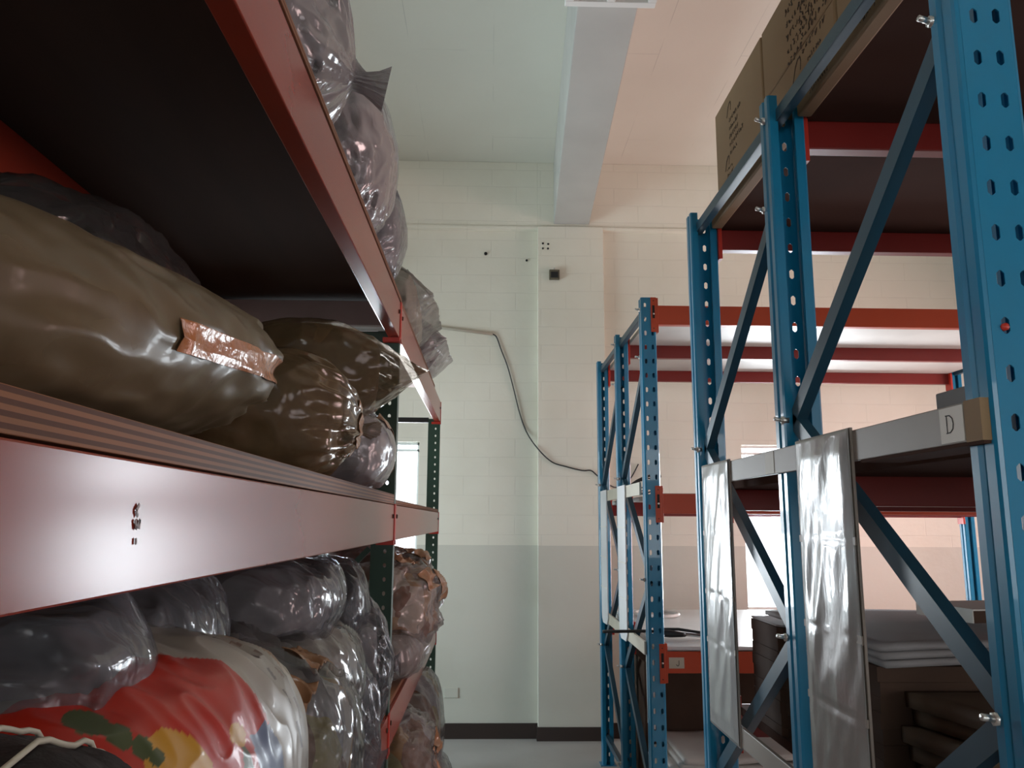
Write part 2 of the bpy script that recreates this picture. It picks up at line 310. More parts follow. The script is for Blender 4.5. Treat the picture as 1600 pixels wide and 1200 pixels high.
tag(MB().tube([(-.75, YF-.014, 3.285), (-.467, YF-.014, 3.255), (.017, YF-.014, 3.198)], .013).build('conduit', M['conduit']), 'thin pale conduit run on the wall above the left rack bags', 'conduit')
cp = [(.017, 3.198), (.05, 3.17), (.09, 3.06), (.14, 2.93), (.19, 2.75), (.24, 2.55), (.30, 2.38), (.385, 2.24), (.50, 2.13), (.62, 2.09), (.75, 2.06), (.82, 2.06), (.87, 2.02), (.96, 1.95), (1.05, 1.93), (1.15, 2.0), (1.22, 2.12)]
def smooth_path(p, n=6):
    out = []
    for i in range(len(p)-1):
        a = p[max(i-1, 0)]; b = p[i]; c = p[i+1]; d = p[min(i+2, len(p)-1)]
        for k in range(n):
            s = k/n; out.append(tuple(.5*((2*b[j])+(-a[j]+c[j])*s+(2*a[j]-5*b[j]+4*c[j]-d[j])*s*s+(-a[j]+3*b[j]-3*c[j]+d[j])*s**3) for j in range(len(b))))
    return out+[p[-1]]
tag(MB().tube(smooth_path([(x, (PYF if x > .37 and x < .97 else YF)-.012, z) for x, z in cp]), .0055, 6).build('cable', M['cable']),
    'thin dark cable drooping across the far wall from the conduit to the blue rack', 'cable')
t = thing('ceiling_light', 'white framed ceiling light with two grey panels under the concrete beam', 'ceiling light', (.55, 2.75, za-.10))
m = MB(); m.box(-.215, .215, .61, .65, 0, .1); m.box(-.215, .215, -.65, -.61, 0, .1); m.box(-.215, -.175, -.61, .61, 0, .1); m.box(.175, .215, -.61, .61, 0, .1); m.box(-.02, .02, -.61, .61, 0, .1)
m.build('frame', M['white'], t, bevel=.003)
for x in (-.0975, .0975): MB().box(x-.077, x+.077, -.61, .61, .03, .06).build('diffuser', mat('dusty_diffuser', (.3, .25, .2), .5), t)

# ------------------------------------------------------------------ blue pallet racks
def punched(m, x0, x1, y, z0, z1, cols, hw, hh, pitch, start):
    """vertical sheet at depth y with real elongated holes"""
    xs = [x0]
    for c in cols: xs += [c-hw, c+hw]
    xs.append(x1)
    for i in range(0, len(xs), 2): m.add([(xs[i], y, z0), (xs[i+1], y, z0), (xs[i+1], y, z1), (xs[i], y, z1)], [(0, 1, 2, 3)])
    for c in cols:
        z = start; last = z0
        while z+hh < z1:
            a, b = c-hw, c+hw
            m.add([(a, y, last), (b, y, last), (b, y, z-hh), (a, y, z-hh)], [(0, 1, 2, 3)])
            k = hw*.75
            for sx, sz in ((1, 1), (1, -1), (-1, 1), (-1, -1)):
                m.add([(c+sx*hw, y, z+sz*hh), (c+sx*(hw-k), y, z+sz*hh), (c+sx*hw, y, z+sz*(hh-k))], [(0, 1, 2)])
            last = z+hh; z += pitch
        m.add([(c-hw, y, last), (c+hw, y, last), (c+hw, y, z1), (c-hw, y, z1)], [(0, 1, 2, 3)])
def upright(parent, x, y, w, d, top, side=1, mt='blue', flip=1, hole=(.0065, .0135), pitch=.076, lip=.026):
    """x,y = outer corner of the profile; web at yw, opening the other way; d>0 means the flanges run towards +y"""
    m = MB(); yw = y
    cx = x+w/2
    r = .008*(1 if d > 0 else -1)
    punched(m, x+.008, x+w-.008, yw, 0, top, (cx-.019, cx+.019), hole[0], hole[1], pitch, .055)
    for s, xa in ((1, x), (-1, x+w)):
        pr = [(xa+s*.008, yw), (xa+s*.0025, yw+r*.3), (xa, yw+r), (xa, yw+d*.42), (xa+s*.006, yw+d*.5), (xa+s*.006, yw+d*.62), (xa, yw+d*.7), (xa, yw+d*.96), (xa+s*.004, yw+d), (xa+s*lip, yw+d), (xa+s*lip, yw+d*.86)]
        n = len(pr)
        m.add([(a, b, 0) for a, b in pr]+[(a, b, top) for a, b in pr], [(i, i+1, n+i+1, n+i) for i in range(n-1)])
    o = m.build('upright', M[mt], parent, solid=.0022, recalc=False)
    MB().box(x-.015, x+w+.015, min(yw, yw+d)-.015, max(yw, yw+d)+.015, 0, .005).build('foot_plate', M[mt], o)
    return o
def brace(parent, p, q, mt='bluegrey', w=.042, h=.026, nm='brace'):
    # rolled channel: flat back with two lips
    m = MB(); p, q = Vector(p), Vector(q); d = (q-p).normalized(); up = Vector((1, 0, 0)); a = d.cross(up).normalized()
    m.bar(p-up*(h/2), q-up*(h/2), w, .003); 
    for s in (-1, 1): m.bar(p+a*s*(w/2-.0015), q+a*s*(w/2-.0015), .003, h)
    for s in (-1, 1): m.bar(p+a*s*(w/2-.007)+up*(h/2-.0015), q+a*s*(w/2-.007)+up*(h/2-.0015), .012, .003)
    o = m.build(nm, M[mt], parent)
    return o
def bolt(parent, x, y, z):
    m = MB(); m.tube([(x-.014, y, z), (x+.004, y, z)], .0105, 6); m.tube([(x-.034, y-.004, z+.004), (x-.012, y, z)], .0055, 8)
    m.build('bolt', M['steel'], parent)
def beam(parent, x0, x1, y, z0, z1, mt='orange', face=-1, conn=True, cz=(-.045, .04), cface=False, fy=None):
    """step beam seen along x; face = side its flat front is on"""
    d = .045; y0, y1 = (y, y+d) if face < 0 else (y-d, y)
    st = (y1-.018, y1) if face < 0 else (y0, y0+.018)
    poly = [(y0, z0), (y1, z0), (y1, z1-.025), (y1-.018, z1-.025), (y1-.018, z1), (y0, z1)] if face < 0 else [(y0, z0), (y1, z0), (y1, z1), (y0+.018, z1), (y0+.018, z1-.025), (y0, z1-.025)]
    o = MB().prism(poly, 0, x0, x1).build('beam', M[mt], parent, bevel=.003)
    for xs, s in ((x0, 1), (x1, -1)):
        m = MB()
        ya, yb = (y-.006, y+.04) if face < 0 else (y-.04, y+.006)
        if not cface: ya -= .012 if face < 0 else .03
        m.box(xs-.001 if s > 0 else xs-.013, xs+.013 if s > 0 else xs+.001, ya, yb, z0+cz[0], z1+cz[1])
        if cface:
            m.box(xs-.03 if s > 0 else xs, xs if s > 0 else xs+.03, fy-.004, fy, z0+cz[0], z1+cz[1])
        c = m.build('connector', M['orange' if cface else 'red'], o, bevel=.0015)
        if cface and s > 0:
            zc = (z0+z1)/2+.012
            MB().box(xs-.021, xs-.009, fy-.006, fy-.0035, zc-.035, zc+.035).build('slot', M['hole'], c)
            MB().tube([(xs-.015, fy-.009, zc-.012), (xs-.015, fy-.004, zc-.012)], .005).build('locking_pin', M['steel'], c)
            for zz in (z0+cz[0]+.02, z1+cz[1]-.02): MB().tube([(xs-.015, fy-.006, zz), (xs-.015, fy-.0035, zz)], .003).build('rivet', M['hole'], c)
    return o
LV = [(.913, 1.016), (1.694, 1.795), (2.69, 2.795)]
def blue_rack(label, X, Y, w, L, boards, front_face):
    t = thing('pallet_rack', label, 'rack', (X, Y, 0)); top = 2.835
    dep = .07; ys = [0, .86, 1.72]
    for xo, s in ((0, 1), (L, -1)):
        upright(t, xo, 0, w, dep, top)
        upright(t, xo, .93, w, -dep, top)
        upright(t, xo, 1.79, w, -dep, top)
        xb = xo+.036
        for a, b in ((.035, .895), (.895, 1.755)):
            brace(t, (xb, a, 2.775), (xb, b, 2.775), nm='top_brace', w=.036)
            zz = [(a+.03, 2.52), (b-.03, 1.915), (a+.03, 1.36), (b-.03, .80), (a+.03, .24)]
            for i in range(4): brace(t, (xb, *zz[i]), (xb, *zz[i+1]))
            brace(t, (xb, a, .18), (xb, b, .18), nm='bottom_brace', w=.036)
            if s > 0:
                for yy, z in zz: bolt(t, xo+.008, yy, z)
                bolt(t, xo+.008, a, 2.775)
    x0, x1 = w, L
    for i, (z0, z1) in enumerate(LV):
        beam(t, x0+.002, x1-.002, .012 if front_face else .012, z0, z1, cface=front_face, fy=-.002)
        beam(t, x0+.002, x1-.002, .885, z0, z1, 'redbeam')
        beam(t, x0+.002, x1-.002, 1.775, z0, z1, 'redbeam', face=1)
    for i, (z0, z1) in enumerate(LV):
        MB().box(x0+.012, x1-.012, .042, .883, z1-.024, z1+.004).build('shelf_board', M[boards[i]], t, bevel=.002)
        MB().box(x0+.012, x1-.012, .932, 1.745, z1-.024, z1+.004).build('shelf_board', M[boards[i]], t, bevel=.002)
    return t
rackD = blue_rack('near blue pallet rack on the right with cartons on its top shelf', .77, 1.18, .10, 2.70, ('board', 'board', 'board'), False)
rackJ = blue_rack('far blue and orange pallet rack against the far wall, holding a white worktop shelf', .80, 4.08, .078, 2.68, ('paleboard', 'paleboard', 'paleboard'), True)
MB().box(.075, .115, .085, .845, 2.762, 2.798).build('cardboard_liner', M['card'], rackD, bevel=.006); MB().box(.075, .115, .945, 1.70, 2.762, 2.798).build('cardboard_liner', M['card'], rackD, bevel=.006)
# red release pin and wear on the near upright
MB().tube([(.028, -.006, 1.952), (.028, .004, 1.952)], .006).build('safety_pin', M['red'], rackD)
# laminate worktop on the far rack
o = MB().box(.895, 3.46, 4.10, 5.80, 1.022, 1.04).build('worktop', M['laminate'], bevel=.003)
tag(o, 'white laminate worktop lying on the lowest level of the far blue rack', 'worktop')

# letters
def strokes(m, paths, org, ux, uz, nrm, s, th):
    org, ux, uz, nrm = map(Vector, (org, ux, uz, nrm))
    for p in paths:
        for a, b in zip(p[:-1], p[1:]):
            A = org+ux*(a[0]*s)+uz*(a[1]*s); B = org+ux*(b[0]*s)+uz*(b[1]*s)
            m.bar(A, B, th, .0008, nrm)
def ltr_D(): return [[(0, 0), (0, 1)], [(-.1, 1), (.3, .98), (.55, .8), (.62, .5), (.55, .2), (.3, .02), (-.1, 0)]]
def ltr_J(): return [[(.45, 1), (.45, .25), (.34, .05), (.16, .0), (.02, .1), (-.03, .28)]]

# cardboard and film edge guards hung on the aisle side of the blue racks
def film_panel(y0, y1, z0, z1, x, seed, amp=.004, seams=()):
    m = MB()
    def fn(a, b):
        y = y0+(y1-y0)*a; z = z0+(z1-z0)*b
        e = min(1, min(a, 1-a)*9)*min(1, min(b, 1-b)*18)
        n = noise.fractal(Vector((seed, y*11+z*2.5, z*4)), 1, 2, 2)+.8*(1-abs(noise.noise(Vector((seed+3, y*12+z*4, z*3.2))))*2.2)
        for s in seams:
            n *= min(1, abs(z-s)/.012+.15)
        return (x-.002-amp*e*(.9+n), y, z)
    m.grid(fn, 46, 110); return m
t = thing('edge_guard', 'cardboard edge guard with two shiny silver film panels, on the near blue rack', 'edge guard', (.765, 1.19, .99))
def W(m, t): 
    l = t.location; m.v = [(a-l.x, b-l.y, c-l.z) for a, b, c in m.v]; return m
o = W(MB().box(.757, .769, 1.192, 2.80, 1.778, 1.842), t).build('top_rail', M['guard'], t, bevel=.002)
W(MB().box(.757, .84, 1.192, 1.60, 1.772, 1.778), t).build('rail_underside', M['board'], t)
W(MB().box(.7545, .7705, 1.1895, 1.232, 1.777, 1.843), t).build('end_tape', M['card'], o, label='orange-brown taped end')
lc = W(MB().box(.7555, .7575, 1.238, 1.304, 1.781, 1.839), t).build('label_card', M['paper'], o)
m = MB(); strokes(m, ltr_D(), (.7552, 1.283, 1.797), (0, -1, 0), (0, 0, 1), (1, 0, 0), .029, .0018); W(m, t).build('letter_d', M['pen'], o)
o2 = W(MB().box(.757, .769, 1.20, 2.80, .992, 1.05), t).build('bottom_rail', M['guard'], t, bevel=.002)
W(MB().box(.7555, .7575, 2.095, 2.16, 1.781, 1.839), t).build('label_card', M['paper'], o)
for y0, y1, sd in ((1.63, 1.925, 2.3), (2.48, 2.795, 7.7)):
    p = W(MB().box(.752, .758, y0, y1, .99, 1.848), t).build('side_panel', M['guard'], t, bevel=.001)
    W(film_panel(y0+.003, y1-.003, .995, 1.846, .751, sd, seams=(1.615, 1.42, 1.262)), t).build('silver_film', M['foil'], p, solid=.0008)
    for zz in (1.615, 1.42, 1.262):
        W(MB().box(.7475, .7505, y0, y1, zz-.009, zz+.007), t).build('tape_seam', M['guard'], p)
t = thing('edge_guard', 'cardboard edge guard with two narrow white panels, on the far blue rack', 'edge guard', (.795, 4.17, .99))
W(MB().box(.786, .798, 4.17, 5.60, 1.79, 1.858), t).build('top_rail', M['cream'], t, bevel=.002)
W(MB().box(.786, .798, 4.13, 5.60, .995, 1.06), t).build('bottom_rail', M['cream'], t, bevel=.002)
for y0, y1 in ((4.58, 4.845), (5.31, 5.585)):
    pr = [(y0, 1.862), (y0, 1.03), (y0+.04, .99), (y1-.06, .985), (y1-.015, 1.01), (y1, 1.05), (y1, 1.862)]
    W(MB().prism(pr, 0, .777, .784), t).build('side_panel', M['whitestrip'], t)
    for zz in (1.62, 1.42, 1.22): W(MB().box(.775, .7775, y0+.002, y1-.002, zz-.003, zz+.003), t).build('tape_seam', M['paper'], t)
# J label on the lowest front beam
t = thing('label_card', 'cream card marked J stuck on the lowest orange beam of the far rack', 'label', (.938, 4.09, .963))
MB().box(-.038, .038, -.0005, .0015, -.026, .026).build('card', M['cream'], t)
m = MB(); strokes(m, ltr_J(), (.0, -.0012, -.014), (1, 0, 0), (0, 0, 1), (0, 1, 0), .026, .003); m.build('letter_j', M['pen'], t)

# things on the far rack
t = thing('metal_rod', 'thin dark metal rod lying across the worktop edge and poking into the aisle', 'rod', (.62, 4.43, 1.068))
MB().tube([(0, 0, 0), (.25, .01, .002), (.55, -.06, -.012)], .0085).build('rod', M['black'], t)
t = thing('riveter', 'black hand tool with long thin jaws lying on the white worktop', 'tool', (.92, 4.33, 1.045))
MB().tube([(-.03, .05, .025), (.05, .03, .022), (.11, .02, .018), (.13, .018, .016)], [.018, .02, .013, .008]).build('grip', M['black'], t)
MB().tube([(.12, .02, .017), (.2, .0, .01), (.25, -.02, .01)], .004).build('jaw', M['steel'], t)
MB().tube([(-.03, .08, .04), (.1, .05, .042), (.22, .0, .03), (.26, -.03, .02)], [.006, .008, .007, .005]).build('lever', M['black'], t)
m = MB(); m.tube([(.14*math.cos(a), .16*math.sin(a), .012) for a in [2*PI*i/40 for i in range(41)]], .011)
tag(m.build('plastic_ring', M['white'], loc=(1.12, 5.42, 1.041)), 'white plastic ring lying flat at the back of the worktop', 'ring')
m = MB()
for k in range(4):
    rr = .055+.012*k; ph = k*.7
    m.tube([(rr*math.cos(a+ph), rr*.7*math.sin(a+ph), .05+.045*math.sin(a*1.0+k)+.012*k) for a in [2*PI*i/26 for i in range(27)]], .004, 6)
tag(m.build('cable_coil', M['cable'], loc=(.915, 4.66, 1.80)), 'tangled black cable coil sitting on the middle shelf of the far rack', 'cable')
# cartons and white sheets in the bottom of the far rack
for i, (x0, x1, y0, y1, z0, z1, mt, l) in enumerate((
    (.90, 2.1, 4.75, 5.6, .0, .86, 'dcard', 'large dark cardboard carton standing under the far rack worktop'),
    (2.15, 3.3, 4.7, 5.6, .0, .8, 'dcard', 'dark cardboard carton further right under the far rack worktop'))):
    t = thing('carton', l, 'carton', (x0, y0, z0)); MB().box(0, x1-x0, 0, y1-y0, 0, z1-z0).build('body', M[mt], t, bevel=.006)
    MB().box((x1-x0)*.45, (x1-x0)*.55, -.002, y1-y0+.002, z1-z0-.001, z1-z0+.0015).build('tape', M['paletape'], t)
def sheet(x0, x1, y0, y1, z, th, fn, mt, name, label, cat, group=None, nx=36, ny=14):
    m = MB(); m.grid(lambda a, b: (x0+(x1-x0)*a, y0+(y1-y0)*b+fn(a, b)[0], z+fn(a, b)[1]), nx, ny)
    o = m.build(name, M[mt], solid=th); o.modifiers['solid'].offset = 0
    return tag(o, label, cat, group)
lo = [('lowest', .90, 2.0, .02), ('second', .93, 2.0, .05), ('third', .91, 1.9, .08), ('fourth', .95, 1.9, .11), ('topmost', .97, 1.8, .14)]
for i, (nm, x0, x1, z) in enumerate(lo):
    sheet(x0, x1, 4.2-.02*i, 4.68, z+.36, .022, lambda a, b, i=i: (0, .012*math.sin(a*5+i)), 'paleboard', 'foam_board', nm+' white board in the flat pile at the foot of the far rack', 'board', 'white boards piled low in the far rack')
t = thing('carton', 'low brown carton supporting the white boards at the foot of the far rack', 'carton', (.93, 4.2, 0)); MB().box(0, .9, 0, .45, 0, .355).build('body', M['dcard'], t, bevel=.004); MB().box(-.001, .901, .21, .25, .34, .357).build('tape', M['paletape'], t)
t = thing('leaning_panel', 'white edged panel leaning upright just inside the far rack post', 'panel', (.905, 4.70, 0))
MB().box(0, .012, -.14, -.01, .55, .985).build('panel', M['dark'], t)
MB().box(-.002, .014, -.15, -.14, .55, .99).box(-.002, .014, -.01, 0, .55, .99).box(-.002, .014, -.15, 0, .98, .99).box(-.002, .014, -.15, 0, .54, .55).build('edging', M['white'], t)
MB().box(0, .012, -.14, -.01, 0, .54).build('base', M['dark'], t)

# things on the near rack -------------------------------------------------
def crn(a, b, amp, k, ph): return amp*math.sin(a*k+ph)*(1-b)
# pile A: far bundle of sheets
t = thing('cardboard_bundle', 'tall dark bundle of flat cardboard between the two silver film panels', 'cardboard', (.885, 2.47, 1.012))
m = MB(); m.grid(lambda a, b: ((1.0)*a, .0, .0+.325*b), 1, 1); 
m = MB()
for k in range(9):
    z0 = k*.036; ox = .0015*math.sin(k*2.1); oy = .002*math.sin(k*1.3)
    m.prism([(ox+.0, oy+.03), (ox+.012, oy+.008), (ox+.04, oy), (1.0, oy), (1.0, .27), (ox, .27)], 2, z0, z0+.035)
m.build('sheets', M['dcard'], t)
MB().prism([(.0, .035), (.012, .012), (.04, .004), (1.0, .004), (1.0, .27), (.0, .27)], 2, .325, .331).build('top_sheet', M['foam'], t)  # pale colour carries the window light on top of the backlit bundle
# pile B: nearer bundle, brown sheets then pale wavy ones
t = thing('cardboard_bundle', 'dark stack of flat cardboard behind the widest silver film panel, under pale foam', 'cardboard', (.895, 2.10, 1.02))
m = MB()
for k in range(9):
    z0 = k*.034; ox = .002*math.sin(k*2.1); oy = .002*math.sin(k*1.7)-.22
    m.box(ox, 1.5, oy, .0, z0, z0+.034)
m.build('sheets', M['dcard'], t)
wv = [('lowest', 1.336, .009, 0.0), ('middle', 1.350, .010, .15), ('topmost', 1.364, .011, .3)]
for i, (nm, z, am, ph) in enumerate(wv):
    sheet(.895, 2.4, 1.84+.012*i, 2.13+.25*i, z, .0135, lambda a, b, am=am, ph=ph: (crn(a, b, .012, 5, ph), am*math.sin(a*7+ph)*(1-.5*b)), 'foam', 'foam_sheet',
          nm+' pale grey foam sheet draped over the cardboard stack in the near rack', 'foam sheet', 'foam sheets on the near rack stack')
names = ['lowest', 'second', 'third', 'fourth', 'fifth', 'topmost']
for i in range(6):
    z = 1.075+.037*i
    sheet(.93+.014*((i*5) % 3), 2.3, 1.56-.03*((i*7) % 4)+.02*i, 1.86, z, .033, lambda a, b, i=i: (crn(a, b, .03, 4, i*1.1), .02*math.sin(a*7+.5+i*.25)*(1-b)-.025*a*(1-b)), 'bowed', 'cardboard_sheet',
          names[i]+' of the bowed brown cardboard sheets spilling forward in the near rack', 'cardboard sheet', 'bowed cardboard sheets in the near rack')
t = thing('flat_carton', 'white topped flat carton with dark side lying on the foam sheets', 'carton', (1.28, 2.13, 1.392), (0, 0, .15))
MB().box(0, .22, 0, .22, 0, .032).build('body', M['dcard'], t, bevel=.002); MB().box(-.002, .222, -.002, .222, .032, .036).build('top_sheet', M['paper'], t); MB().box(-.003, .0, 0, .222, 0, .034).build('side_sheet', M['paper'], t)
tt = [('left', 1.19, 1.79), ('right', 1.32, 1.795)]
t = thing('small_carton', 'small grey carton with dark seams on the middle shelf behind the D card', 'carton', (1.13, 1.80, 1.80))
MB().box(0, .2, 0, .16, 0, .175).build('body', mat('grey_carton', (.2, .18, .17), .7), t, bevel=.004)
MB().box(-.001, .2, -.001, .002, .085, .09).box(.06, .064, -.001, .002, 0, .175).box(.13, .134, -.001, .002, 0, .175).build('seam', M['ink'], t)
# cartons on top shelf of the near rack
def swoosh(m, y, z, s):
    pts = [(0, -.3), (.35, .35), (.7, .62), (1.0, .6), (1.05, .3), (.95, -.1)]
    prev = None
    for i, (a, b) in enumerate(pts):
        if prev: m.bar((-.001, y-prev[0]*s, z+prev[1]*s), (-.001, y-a*s, z+b*s), .002+.0028*math.sin(i/5*PI), .0006, (1, 0, 0))
        prev = (a, b)
def print_marks(m, y0, z0, s, seed):
    rn = random.Random(seed)
    for r in range(5):
        y = y0
        for k in range(rn.randint(5, 9)):
            h = .012*s
            yy = y-.011*s*k; zz = z0-.02*s*r
            for q in range(3): m.bar((-.001, yy-rn.random()*.008*s, zz+rn.random()*h), (-.001, yy-rn.random()*.008*s, zz+rn.random()*h), .0018*s, .0006, (1, 0, 0))
def carton(y0, y1, z0, z1, label, sw, pm, x=.835, xd=.4):
    t = thing('carton', label, 'carton', (x, y0, z0), group='cartons on the near rack top shelf')
    MB().box(0, xd, 0, y1-y0, 0, z1-z0).build('body', M['card'], t, bevel=.006)
    m = MB()
    for a, b, s in sw:
        m = MB(); swoosh(m, a, b, s); m.build('logo', M['ink'], t)
    for a, b, s in pm:
        m = MB(); print_marks(m, a, b, s, int(a*1000)); m.build('printing', M['ink'], t)
    MB().box(xd*.47, xd*.53, -.0015, y1-y0+.0015, z1-z0-.04, z1-z0+.001).build('tape', M['paletape'], t)
    return t
ZT = 2.80
carton(2.245, 2.75, ZT, 3.155, 'tall brown carton at the far end of the near rack top shelf', [(.36, .285, .045), (.40, .10, .045)], [(.34, .24, 1.5), (.38, .075, 1.0)])
carton(1.74, 2.235, ZT, 2.925, 'low brown carton under the seam, beside the tall far carton', [(.27, .07, .055)], [(.17, .06, 1.2)])
carton(1.74, 2.235, 2.926, 3.155, 'brown carton with dense brown print lying on the low carton', [], [(.30, .15, 2.0), (.2, .13, 2.0)])
carton(1.22, 1.73, ZT, 2.925, 'low brown carton nearest the camera on the near rack top shelf', [(.2, .08, .055)], [(.4, .08, 1.4)])
carton(1.22, 1.73, 2.926, 3.155, 'upper brown carton nearest the camera on the near rack top shelf', [], [(.30, .15, 2.0)])

# ------------------------------------------------------------------ green storage rack on the left
t = thing('storage_rack', 'long green storage rack on the left with red-brown beams and plywood decks', 'rack', (-.35, 0, 0)); RX = -.35
def RW(m): m.v = [(a-RX, b, c) for a, b, c in m.v]; return m
def green_post(x0, x1, y, top):
    m = MB(); c = (x0+x1)/2
    punched(m, x0, x1, y, 0, top, (c+.012,), .0055, .008, .05, .04)
    for xs, s in ((x0, 1), (x1, -1)):
        m.add([(xs, y, 0), (xs, y+.05, 0), (xs+s*.018, y+.05, 0), (xs, y, top), (xs, y+.05, top), (xs+s*.018, y+.05, top)], [(0, 1, 4, 3), (1, 2, 5, 4)])
    o = RW(m).build('upright', M['green'], t, solid=.002, recalc=False)
    RW(MB().box(x0-.01, x1+.01, y-.01, y+.06, 0, .005)).build('foot_plate', M['black'], o)
YS = (.34, 2.985, 5.56); DX = -1.12
for y in YS:
    green_post(-.432, -.352, y, 2.36 if y > 5 else 2.42); green_post(DX-.04, DX+.04, y, 2.42)
    for z in (2.335, 1.6, .86, .16): RW(MB().box(DX+.04, -.432, y+.01, y+.04, z, z+.035)).build('cross_bar', M['black' if y > 5 else 'green'], t)
    for za_, zb_ in ((.2, .85), (.9, 1.55), (1.65, 2.3)):
        if y > 5: continue
        m = MB().bar((DX+.05, y+.025, za_), (-.44, y+.025, zb_), .02, .02); RW(m).build('diagonal_brace', M['green'], t)
LB = [(.03, .15), (.85, .972), (1.58, 1.708), (2.338, 2.478)]
for (ya, yb) in ((YS[0]+.01, YS[1]-.004), (YS[1]+.004, YS[2]+.02)):
    for i, (z0, z1) in enumerate(LB):
        for xf, front in ((-.35, 1), (DX, 0)):
            x0, x1 = (xf-.042, xf) if front else (xf, xf+.042)
            if front: x0 += .044; x1 += .04
            x0, x1 = (-.348-.042+.0, -.348) if front else (DX+.045, DX+.085)
            o = RW(MB().prism([(x0, z0), (x1, z0), (x1, z1), (x0, z1)], 1, ya, yb)).build('beam', M['lbeam'], t, bevel=.0025)
            if front:
                for yy in (ya, yb):
                    s = 1 if yy == ya else -1
                    RW(MB().box(-.350, -.345, min(yy, yy+s*.012), max(yy, yy+s*.012), z0-.014, z1+.004).box(-.41, -.345, min(yy, yy+s*.03), max(yy, yy+s*.03), z0-.016, z0-.0005)).build('bracket', M['red'], o)
                    for q in (.3,): RW(MB().tube([(-.349, yy+s*.05, z0+(z1-z0)*.68), (-.3435, yy+s*.05, z0+(z1-z0)*.68)], .008)).build('bolt', M['ink'], o)
RW(MB().box(DX+.09, -.398, 2.92, 2.975, 2.372, 2.470)).build('end_beam', mat('window_lit_pink', (.30, .21, .20), .35, noise_amt=.4, noise_scale=8), t, bevel=.002)  # pinkish bar, its colour lightened to hold the window light
RW(MB().box(DX+.09, -.398, 2.905, 2.975, 2.366, 2.3725)).build('end_beam_flange', M['paleboard'], t)  # window glare along the lower lip put into a pale colour
# decks
def deck(y0, y1, z0, z1, x0, x1, mt): return RW(MB().box(x0, x1, y0, y1, z0, z1)).build('deck', M[mt], t, bevel=.001)
deck(YS[0], 2.99, 1.711, 1.747, DX, -.352, 'ply'); deck(3.0, 5.57, 1.711, 1.730, DX, -.352, 'ply')
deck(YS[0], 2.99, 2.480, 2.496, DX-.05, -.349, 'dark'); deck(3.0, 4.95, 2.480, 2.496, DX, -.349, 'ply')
RW(MB().box(-.3495, -.346, YS[0], 2.99, 2.481, 2.497)).build('deck_edging', M['ply'], t)
deck(YS[0], 2.99, .974, .992, DX, -.36, 'ply'); deck(3.0, 5.57, .974, .992, DX, -.36, 'ply')
deck(YS[0], 2.99, .152, .17, DX, -.36, 'ply'); deck(3.0, 5.57, .152, .17, DX, -.36, 'ply')
m = MB(); strokes(m, [[(.2, 1), (0, .8), (.15, .6)], [(0, .5), (.1, .2), (.35, .5), (.3, .2)], [(.15, -.1), (.18, -.3)]], (-.3465, .80, 1.635), (0, 1, 0), (0, 0, 1), (1, 0, 0), .03, .0035)
RW(m).build('pencil_marks', mat('faint_grey_marks', (.16, .09, .08), .5), t)

# ------------------------------------------------------------------ bags
film_tan = film_mat('tan_clear_film', (.24, .17, .09), .26, .15, .5, 4, (.7, 2.5, 2.5), .6, .5)
film_clear = film_mat('clear_film', (.34, .32, .31), .12, .12, .9, 8)
film_milky = film_mat('milky_film', (.34, .32, .33), .38, .2, .7, 8)
film_shine = film_mat('shiny_crinkled_film', (.34, .34, .37), .14, .09, 1.0, 12, (.8, 2.6, 1.6))
film_dark = film_mat('smoky_film', (.09, .08, .075), .22, .12, .7, 7)
film_blue = film_mat('pale_blue_film', (.55, .68, .72), .6, .15, .6, 7)
c_brown = blotch_mat('brown_paper_contents', [(.17, .10, .05), (.24, .15, .075), (.14, .09, .05), (.2, .13, .075)], 3)
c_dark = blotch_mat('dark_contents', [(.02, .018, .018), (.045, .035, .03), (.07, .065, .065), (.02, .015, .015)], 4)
c_grey = blotch_mat('grey_fabric_contents', [(.26, .24, .25), (.18, .16, .16), (.33, .30, .29), (.22, .19, .17)], 4)
c_tape = blotch_mat('taped_brown_contents', [(.42, .20, .08), (.26, .11, .06), (.50, .30, .14), (.60, .52, .44), (.34, .14, .06)], 8)
c_mix = blotch_mat('mixed_contents', [(.60, .56, .50), (.42, .22, .05), (.36, .35, .37), (.22, .11, .06), (.38, .33, .14), (.55, .5, .46)], 6)
c_white = blotch_mat('white_fabric_contents', [(.55, .52, .47), (.48, .45, .42), (.60, .57, .50)], 4)
c_cream = blotch_mat('cream_paper_contents', [(.62, .58, .44), (.56, .52, .42), (.5, .47, .4)], 5)

